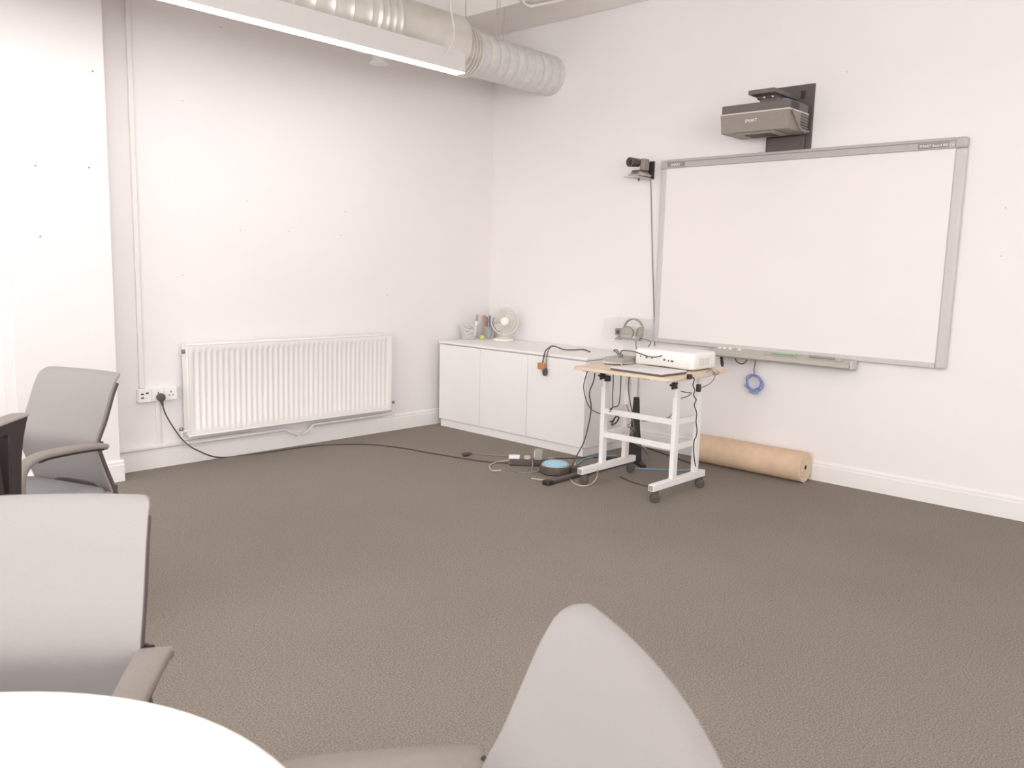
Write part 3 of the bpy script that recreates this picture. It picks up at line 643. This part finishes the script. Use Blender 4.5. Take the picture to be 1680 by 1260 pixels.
# ================================================================ rolling cart
fy = (2.565, 3.085); fx0, fx1 = 3.935, 4.505
t = thing('rolling_cart', 'white tubular rolling cart with a birch top and black castors', 'cart', (4.25, 2.83, 0))
tz0, tz1 = .717, .735
MB().loft([rrect(4.275, 2.835, .335, .345, .03, tz0), rrect(4.275, 2.835, .335, .345, .03, tz1)]).build('top_board', 'birch', t, smooth=30)
for y in fy:
    ft = B((fx0, y-.02, .072), (fx1, y+.02, .112)).build('foot_rail', 'white_metal', t, bevel=.003)
    B((fx0-.0015, y-.014, .078), (fx0+.001, y+.014, .106)).build('open_end', 'device_grey', ft)
    for xx in (fx0+.045, fx1-.03):
        wd = Vector((.77, .64, 0))*.013; wc = Vector((xx, y, .03)); cs = MB().cyl(wc-wd, wc+wd, .0295, n=24).build('castor', 'rubber', t, bevel=.004)
        m3 = Matrix.Translation((xx, y, 0)) @ Matrix.Rotation(math.atan2(.64, .77)-math.pi/2, 4, 'Z'); f_ = MB().box((-.018, -.018, .03), (.018, -.0145, .068), m3).box((-.018, .0145, .03), (.018, .018, .068), m3).box((-.018, -.018, .062), (.018, .018, .072), m3)
        f_.build('castor_fork', 'plastic_dark', cs)
    for xx in (4.16, 4.405):
        B((xx-.022, y-.015, .112), (xx+.022, y+.015, .60)).build('post', 'white_metal', t, bevel=.003)
        B((xx-.016, y-.011, .58), (xx+.016, y+.011, tz0)).build('inner_post', 'white_metal', t, bevel=.002)
    for z in (.30, .45): B((4.18, y-.01, z-.018), (4.385, y+.01, z+.018)).build('side_bar', 'white_metal', t, bevel=.002)
    B((4.05, y-.018, tz0-.022), (4.52, y+.018, tz0)).build('top_bracket', 'white_metal', t, bevel=.002)
    kn = MB(); kc = Vector((4.136, y+.0, .672)); ring = []
    for k in range(30):
        a = 2*math.pi*k/30; R_ = .021+.006*math.cos(5*a); ring.append((R_, a))
    kn.loft([[kc+Vector((-dx, R_*s1*math.cos(a), R_*s1*math.sin(a))) for R_, a in ring] for dx, s1 in ((.0, .7), (.006, 1), (.022, 1), (.028, .6))])
    kn.build('clamp_knob', 'plastic_black', t)
for z in (.30, .45): B((4.142, fy[0]+.015, z-.018), (4.162, fy[1]-.015, z+.018)).build('cross_bar', 'white_metal', t, bevel=.002)
for y in (2.68, 3.12): B((4.0, y-.025, tz0-.012), (4.02, y+.025, tz0)).build('top_clip', 'plastic_black', t)
bb = B((4.03, 2.97, .655), (4.06, 3.0, .69)).build('cable_clip', 'plastic_black', t, bevel=.004)

# ---- on the cart
# projector
zt = tz1+.0005
t = thing('desk_projector', 'white data projector with a row of ports standing on the cart', 'projector', (4.46, 2.78, zt))
MB().loft([rrect(4.465, 2.782, .132, .208, .022, zt+.008), rrect(4.465, 2.782, .138, .214, .028, zt+.014), rrect(4.465, 2.782, .138, .214, .028, zt+.094), rrect(4.465, 2.782, .132, .208, .025, zt+.106), rrect(4.465, 2.782, .12, .196, .02, zt+.109)]).build('case', 'socket_white', t, smooth=60)
for a in (-1, 1):
    for b in (-1, 1): MB().cyl((4.465+a*.1, 2.782+b*.17, zt), (4.465+a*.1, 2.782+b*.17, zt+.012), .012, n=10).build('rubber_foot', 'rubber', t)
for yy, zz_, w_ in ((2.945, .06, .006), (2.90, .057, .012), (2.86, .056, .008), (2.77, .053, .014), (2.74, .05, .01), (2.715, .05, .018)):
    B((4.3255, yy-w_/2, zt+zz_-.005), (4.329, yy+w_/2, zt+zz_+.005)).build('port', 'plastic_dark', t)
for k in range(6): B((4.40+k*.02, 2.5675, zt+.03), (4.41+k*.02, 2.5695, zt+.075)).build('vent_slot', 'rail_grey', t)
# laptop
lx0, lx1, ly0, ly1 = 3.972, 4.235, 2.545, 2.925
m2 = Matrix.Translation((4.103, 2.735, zt)) @ Matrix.Rotation(math.radians(-3), 4, 'Z')
t = thing('laptop', 'closed silver laptop lying on the front of the cart', 'laptop', (4.103, 2.735, zt))
def rr2(hx, hy, r, z): return [m2 @ p for p in rrect(0, 0, hx, hy, r, z)]
MB().loft([rr2(.125, .185, .012, .001), rr2(.13, .19, .015, .007), rr2(.13, .19, .015, .0115)]).build('base', 'laptop_edge', t)
MB().loft([rr2(.13, .19, .015, .0125), rr2(.13, .19, .015, .017), rr2(.127, .187, .014, .019)]).build('lid', 'laptop', t)
# grey switch box with leads
t = thing('switch_box', 'flat grey switch box with plugged leads at the left of the cart', 'device', (4.31, 3.09, zt))
B((4.22, 3.01, zt), (4.42, 3.165, zt+.016)).build('lower_case', 'rail_grey', t, bevel=.003)
hexa(4.235, 4.41, 3.02, 3.155, zt+.016, zt+.044, -.012, -.01).build('upper_case', 'device_grey', t, bevel=.003)
for k in range(3): MB().cyl((4.26+k*.03, 3.06+k*.012, zt+.043), (4.262+k*.03, 3.06+k*.012, zt+.062), .007).build('connector', 'cable_grey', t)
def cable(name, pts, r, m, label, sm=6, cat='cable'):
    return tag(MB().tube(pts, r, 7, sm).build(name, m), label, cat, 'loose cables around the cart')
cable('video_cable', [(4.26, 3.06, zt+.055), onx((1010, 577), 4.27), onx((1007, 575), 4.27), onx((1012, 574), 4.28), onx((1017, 581), 4.29), onx((1020, 576), 4.3), onx((1025, 575), 4.3), onx((1040, 577), 4.3), onx((1055, 582), 4.3), onx((1066, 585.5), 4.3), onx((1078, 585.5), 4.3), onx((1086, 583.5), 4.322)], .0035, 'cable_dark', 'dark video cable arching from the switch box to the white projector')
B_ = cable('laptop_cable', [onx((992, 597), 4.205), onx((1008, 598), 4.205), onx((1035, 598), 4.25), onx((1060, 599), 4.28), onx((1090, 602), 4.28), onx((1115, 606), 4.28), onx((1128, 609), 4.27)], .0035, 'cable_dark', 'thin dark cable lying between the laptop and the projector')
q = onz((1072, 596), zt+.012); tag(B(q+Vector((-.012, -.018, -.012)), q+Vector((.012, .018, .012))).build('cable_adaptor', 'plastic_dark', bevel=.004), 'small dark cable adaptor on the cart in front of the projector', 'adaptor')
def lf(p, y): return ony(p, y)
cable('loose_cable', [lf((966, 602), 3.2), lf((959, 625), 3.2), lf((958, 640), 3.2), lf((963, 660), 3.19), lf((972, 673), 3.17), lf((987, 680), 3.13)], .0032, 'cable_dark', 'thin dark cable bowing out left of the cart')
cable('loose_cable', [lf((977, 604), 3.2), lf((974, 625), 3.2), lf((967, 645), 3.21), lf((970, 668), 3.22), lf((966, 695), 3.24), lf((958, 725), 3.27), lf((946, 748), 3.3), lf((938, 765), 3.32), lf((930, 777), 3.34)], .0042, 'cable_dark', 'dark cable hanging from the cart left edge to the carpet')
cable('loose_cable', [lf((1006, 608), 3.0), lf((1006, 630), 3.0), lf((1005, 650), 3.0), lf((1005, 668), 3.0), lf((1000, 676), 3.0)], .0032, 'cable_dark', 'thin dark cable dropping straight behind the left cart post')
cable('loose_cable', [lf((1019, 610), 2.97), lf((1018, 640), 2.97), lf((1015, 664), 2.97), lf((1006, 668), 2.97), lf((1000, 672), 2.97)], .0035, 'cable_dark', 'dark cable hanging between the two left cart posts')
cable('loose_cable', [lf((1033, 612), 2.95), lf((1031, 635), 2.95), lf((1034, 660), 2.95), lf((1038, 680), 2.95), lf((1042, 700), 2.95), lf((1048, 725), 2.97), lf((1062, 745), 3.0)], .0032, 'cable_dark', 'dark cable slanting down behind the cart middle')
cable('loose_cable', [lf((1028, 664), 2.98), lf((1032, 676), 2.98), lf((1036, 690), 2.98), lf((1030, 700), 2.98), lf((1038, 702), 2.98), lf((1033, 712), 2.98), lf((1040, 708), 2.98), lf((1038, 690), 2.98), lf((1033, 684), 2.98)], .0036, 'cable_grey', 'tangled grey cable bundle on the cart cross bar')
cable('loose_cable', [lf((1001, 692), 3.03), lf((1006, 690), 3.03), lf((1011, 683), 3.03), lf((1015, 686), 3.03), lf((1010, 694), 3.03), lf((1003, 697), 3.03), lf((1008, 688), 3.03)], .0055, 'cable_dark', 'dark cable hank tied inside the left cart frame')
cable('loose_cable', [lf((1035, 700), 3.15), lf((1040, 725), 3.2), lf((1055, 735), 3.2), lf((1062, 750), 3.2), lf((1056, 764), 3.15), lf((1046, 770), 3.12)], .006, 'cable_grey', 'thick grey cable draped around the foot of the black stand')
cable('power_cable', [ony((1134, 617), 2.478), ony((1139, 622), 2.47), ony((1137, 632), 2.47), ony((1140, 640), 2.47), ony((1138, 648), 2.47), ony((1142, 656), 2.47), ony((1139, 665), 2.47), ony((1143, 678), 2.48), ony((1142, 692), 2.48), ony((1143.5, 705), 2.49), ony((1142, 716), 2.5), ony((1139, 722), 2.5), ony((1138, 735), 2.51), ony((1139, 752), 2.52), ony((1141, 765), 2.53)], .0036, 'cable_dark', 'wavy black cable hanging down the right side of the cart')
t = thing('loose_cable', 'grey cable with a dark connector looping at the right end of the cart top', 'cable', ony((1166, 606), 2.47), 'loose cables around the cart')
MB().tube([ony((1158, 611), 2.489), ony((1166, 607), 2.48), ony((1172, 612), 2.47), ony((1172, 620), 2.46), ony((1166, 628), 2.46), ony((1158, 633), 2.46), ony((1148, 637), 2.465)], .0032, 7, 6).build('cord', 'cable_grey', t)
q = ony((1146, 636), 2.465); B(q+Vector((-.01, -.012, -.024)), q+Vector((.012, .012, .02))).build('connector', 'plastic_black', t, bevel=.003)
q = ony((1176, 612), 2.475); MB().lathe([(.01, -.03), (.012, -.01), (.012, .012), (.008, .02)], q, (1, 0, .05), 12).build('plug', 'device_grey', t)
q = ony((1131, 618), 2.478); tag(B(q+Vector((-.014, -.012, -.014)), q+Vector((.014, .01, .014))).build('cable_clamp', 'plastic_black', bevel=.003), 'black clamp on the right edge of the cart top', 'clamp')
cable('loose_cable', [ony((1118, 642), 2.62), ony((1126, 644), 2.62), ony((1134, 645), 2.62), ony((1128, 650), 2.62), ony((1116, 654), 2.62)], .0035, 'cable_grey', 'grey cable crossing behind the right cart post')
cable('loose_cable', [ony((1103, 678), 2.7), ony((1098, 684), 2.7), ony((1088, 688), 2.7), ony((1070, 690), 2.75), ony((1052, 691), 2.8)], .0032, 'cable_grey', 'thin grey cable swinging from the right cart frame')

# ================================================================ kraft paper roll
kr = .098; kx = XB-.018-kr
t = thing('paper_roll', 'brown kraft paper roll lying against the skirting under the whiteboard', 'paper roll', (kx, 2.6, 0))
MB().lathe([(kr, 0), (kr, .775)], (kx, 2.175, kr), (0, 1, 0), 48).build('rolled_paper', 'kraft', t, smooth=50)
MB().lathe([(kr-.002, 0), (kr-.004, .004), (kr*.72, .001), (kr*.7, .004), (kr*.42, .0015), (kr*.4, .004), (.016, .002)], (kx, 2.1745, kr), (0, -1, 0), 40).build('wound_end', 'kraft_end', t)
MB().lathe([(.015, 0), (.013, .0045)], (kx, 2.1745, kr), (0, -1, 0), 16).build('core_hole', 'hole', t)
tag_ = MB().prism([(kx-.02, 2.176, .004), (kx-.04, 2.176, .012), (kx-.035, 2.155, .002)], (0, 0, .002)).build('loose_corner', 'kraft_end', t)

# ================================================================ chairs
PROF = [(.43, .055), (.50, .083), (.56, .105), (.615, .122), (.645, .12), (.70, .09), (.76, .066), (.82, .042), (.86, .02), (.885, -.004)]
def sprof(z):
    for (a, b), (c_, d_) in zip(PROF, PROF[1:]):
        if z <= c_: return b+(d_-b)*(z-a)/(c_-a)
    return PROF[-1][1]
def sm(z):
    return (sprof(max(.43, z-.007))+2*sprof(z)+sprof(min(.885, z+.007)))/4
def make_chair(label, root_loc, ang, variant=0, hw=.205, group='grey mesh meeting chairs', floorlegs=True):
    t = thing('meeting_chair', label, 'chair', (0, 0, 0), group)
    x0 = -.30; zt_, zb = .885, .43; rcp, rcm = .014, .028
    def bk(u, v, off):
        y = u*hw; rc = rcp if y > 0 else rcm; a = abs(y)-(hw-rc); top_ = zt_-(rc-math.sqrt(max(0, rc*rc-a*a)) if a > 0 else 0)
        z = zb+(top_-zb)*v
        return Vector((x0+sm(z)-.028*(1-u*u)+off, y, z))
    NU, NV = 20, 30; mb = MB()
    us = [math.sin(math.pi/2*(-1+2*i/NU)) for i in range(NU+1)]
    for off in (0, -.012):
        for j in range(NV+1):
            for u in us: mb.v.append(bk(u, j/NV, off))
    W_ = NU+1; S = W_*(NV+1)
    for j in range(NV):
        for i in range(NU):
            a = j*W_+i; mb.f.append([a, a+1, a+W_+1, a+W_]); mb.f.append([S+a, S+a+W_, S+a+W_+1, S+a+1])
    for j in range(NV):
        for i in (0, NU):
            a = j*W_+i; q_ = [a, a+W_, S+a+W_, S+a]; mb.f.append(q_ if i == 0 else q_[::-1])
    for i in range(NU):
        a = NV*W_+i; mb.f.append([a, a+1, S+a+1, S+a]); a = i; mb.f.append([a, S+a, S+a+1, a+1])
    mb.build('backrest', 'fabric_grey', t, smooth=60)
    for s_ in (-1, 1):     # dark side rails behind the fabric
        pts = [Vector((x0+sm(z)-.018, s_*(hw-.001), z)) for z in [.40, .43, .47, .51, .55, .59, .615, .64, .67, .71, .76, .81, .85]]
        MB().ribbon(pts, (0, 1, 0), [.014, .014, .009, .008, .006], .017, 3).build('back_rail', 'plastic_dark', t)
    MB().ribbon([Vector((x0+.06-.026, y, .44)) for y in (-hw, -.1, 0, .1, hw)], (0, 0, 1), [.03, .03], .014, 3).build('lower_rail', 'plastic_dark', t)
    MB().ribbon([(x0+.1, 0, .40), (x0+.03, 0, .42), (x0+.02, 0, .5), (x0+.055, 0, .585)], (0, 1, 0), [.09, .07, .06], .016).build('back_bracket', 'plastic_dark', t)
    # seat
    cx = x0+.30
    MB().loft([rrect(cx, 0, .21, .215, .06, .40), rrect(cx, 0, .225, .23, .07, .412), rrect(cx, 0, .232, .237, .075, .435), rrect(cx, 0, .225, .23, .07, .452), rrect(cx, 0, .2, .2, .06, .460), rrect(cx-.02, 0, .12, .12, .05, .457)]).build('seat', 'seat_grey', t, smooth=60)
    B((cx-.12, -.11, .365), (cx+.1, .11, .402)).build('mechanism', 'plastic_dark', t, bevel=.01)
    for s_ in (-1, 1):
        if variant == 0:
            y = s_*(hw+.024+(.018 if hw > .21 else 0))
            pts = [(x0+.108, y, .622), (x0+.122, y, .630), (x0+.2, y, .637), (x0+.33, y, .641), (x0+.385, y, .636), (x0+.425, y, .618), (x0+.447, y, .58), (x0+.45, y, .52), (x0+.43, y, .45), (x0+.39, y, .41)]
            am = MB().ribbon(pts, (0, 1, 0), [.062, .06, .056, .052, .05, .05, .045, .04], .02).build('armrest', 'arm_taupe', t, smooth=50)
            MB().ribbon([Vector(p)-Vector((0, 0, .012)) for p in pts[1:5]], (0, 1, 0), [.05, .05, .046], .008).build('arm_underside', 'plastic_black', am)
            B((x0+.33, min(s_*.1, y+.012*s_), .392), (x0+.40, max(s_*.1, y+.012*s_), .408)).build('arm_bracket', 'plastic_dark', t, bevel=.003)
            MB().ribbon([(x0+.11, y-s_*.006, .63), (x0+.085, y-s_*.03, .625), (x0+.07, y-s_*.05, .618)], (0, 0, 1), [.022, .022], .012).build('arm_link', 'plastic_black', t)
        else:
            y = s_*.27; T = Vector((.14, y-.02, .825))
            out = [(0, 0), (-.015, -.022), (-.04, -.07), (-.058, -.13), (-.075, -.27), (-.2, -.27), (-.225, -.13), (-.25, -.04), (-.262, -.02), (-.262, 0)]
            inn = [(-.125, -.035), (-.128, -.04), (-.13, -.07), (-.132, -.13), (-.138, -.22), (-.17, -.22), (-.185, -.13), (-.195, -.06), (-.198, -.04), (-.198, -.035)]
            MB().ringprism([T+Vector((a, 0, b)) for a, b in out], [T+Vector((a, 0, b)) for a, b in inn], (0, .04, 0)).build('arm_upright', 'plastic_black', t, smooth=40, bevel=.004)
            MB().loft([rrect(T.x-.13, y, .13, .028, .026, T.z), rrect(T.x-.13, y, .135, .032, .03, T.z+.004), rrect(T.x-.13, y, .13, .028, .026, T.z+.008)]).build('armrest', 'arm_taupe', t)
            B((T.x-.2, min(s_*.08, s_*.29), .54), (T.x-.075, max(s_*.08, s_*.29), .56)).build('arm_bracket', 'arm_taupe', t, bevel=.003)
    # pedestal and five-star base
    MB().lathe([(.03, .07), (.03, .2), (.018, .205), (.018, .37)], (cx, 0, 0), n=18).build('gas_column', 'plastic_dark', t)
    for k in range(5):
        a = 2*math.pi*k/5+.3; d_ = Vector((math.cos(a), math.sin(a), 0)); n_ = Vector((-d_.y, d_.x, 0)); c_ = Vector((cx, 0, 0))
        MB().loft([[c_+d_*rd+n_*(e*w_)+Vector((0, 0, z+h_*g_)) for e, g_ in ((-1, 0), (1, 0), (1, 1), (-1, 1))] for rd, w_, z, h_ in ((.02, .024, .07, .045), (.16, .02, .066, .032), (.29, .016, .06, .02))]).build('base_leg', 'plastic_dark', t, bevel=.004)
        e = c_+d_*.275
        MB().cyl(e+n_*-.02+Vector((0, 0, .028)), e+n_*.02+Vector((0, 0, .028)), .028, n=16).build('castor', 'rubber', t, bevel=.004)
        MB().cyl(e+Vector((0, 0, .03)), e+Vector((0, 0, .066)), .008, n=8).build('castor_stem', 'plastic_black', t)
    t.location = root_loc; t.rotation_euler = (0, 0, ang)
    return t
def place(mid, fwd, s0=.30):
    f_ = Vector((fwd[0], fwd[1], 0)).normalized(); m_ = Vector((mid[0], mid[1], 0))
    return m_+f_*(s0+.0), math.atan2(f_.y, f_.x)
# beyond the table, facing left
Lp, Rp = onz((70, 601), .885), onz((194, 613), .885); wv = (Rp-Lp); fw = Vector((wv.y, -wv.x, 0))
loc, ang = place((Lp+Rp)/2, fw)
make_chair('grey mesh meeting chair nearest the wall socket, turned to the left', loc, ang)
# at the table, facing the camera
fw = Vector((-.574, -.819, 0)).normalized(); wv = Vector((-fw.y, fw.x, 0)); Rp = onz((246, 815), .885)
loc, ang = place(Rp-wv*.205, fw)
make_chair('grey mesh meeting chair tucked against the far side of the round table', loc, ang)
# near chair, facing the table
wv = Vector((.559, .829, 0)).normalized(); fw = Vector((-wv.y, wv.x, 0)); T_ = onz((937, 982), .885)
loc, ang = place(T_-wv*.218, fw)
make_chair('grey mesh meeting chair closest to the camera, cut by the bottom edge', loc, ang, hw=.223)
# chair with black upright arms at the left edge of the picture
tip = onz((36, 676), .835); d4 = (tip-onz((0, 689), .835)); d4.z = 0; d4.normalize(); s4 = Vector((d4.y, -d4.x, 0))
c4 = tip-d4*.14-s4*.27; c4.z = 0
make_chair('task chair with black looped arms, mostly outside the left edge of the picture', c4, math.atan2(d4.y, d4.x), 1, group='task chairs with black arms')

# ================================================================ round table
tc_, tr, tz = Vector((-.0075, .852, 0)), .505, .73
t = thing('round_table', 'round white table in the bottom left foreground', 'table', tc_)
MB().lathe([(tr-.02, tz-.025), (tr-.004, tz-.02), (tr, tz-.012), (tr-.002, tz-.003), (tr-.006, tz)], tc_, n=96).build('table_top', 'table_white', t, smooth=30)
MB().lathe([(tr-.004, tz-.021), (tr+.001, tz-.016), (tr+.0012, tz-.006), (tr-.002, tz-.0025)], tc_, n=96).build('edge_band', 'birch', t)
MB().lathe([(.04, .02), (.04, tz-.03), (.12, tz-.026)], tc_, n=24).build('column', 'white_metal', t)
MB().lathe([(.21, 0), (.21, .008), (.2, .016), (.05, .026)], tc_, n=48).build('base_plate', 'white_metal', t)
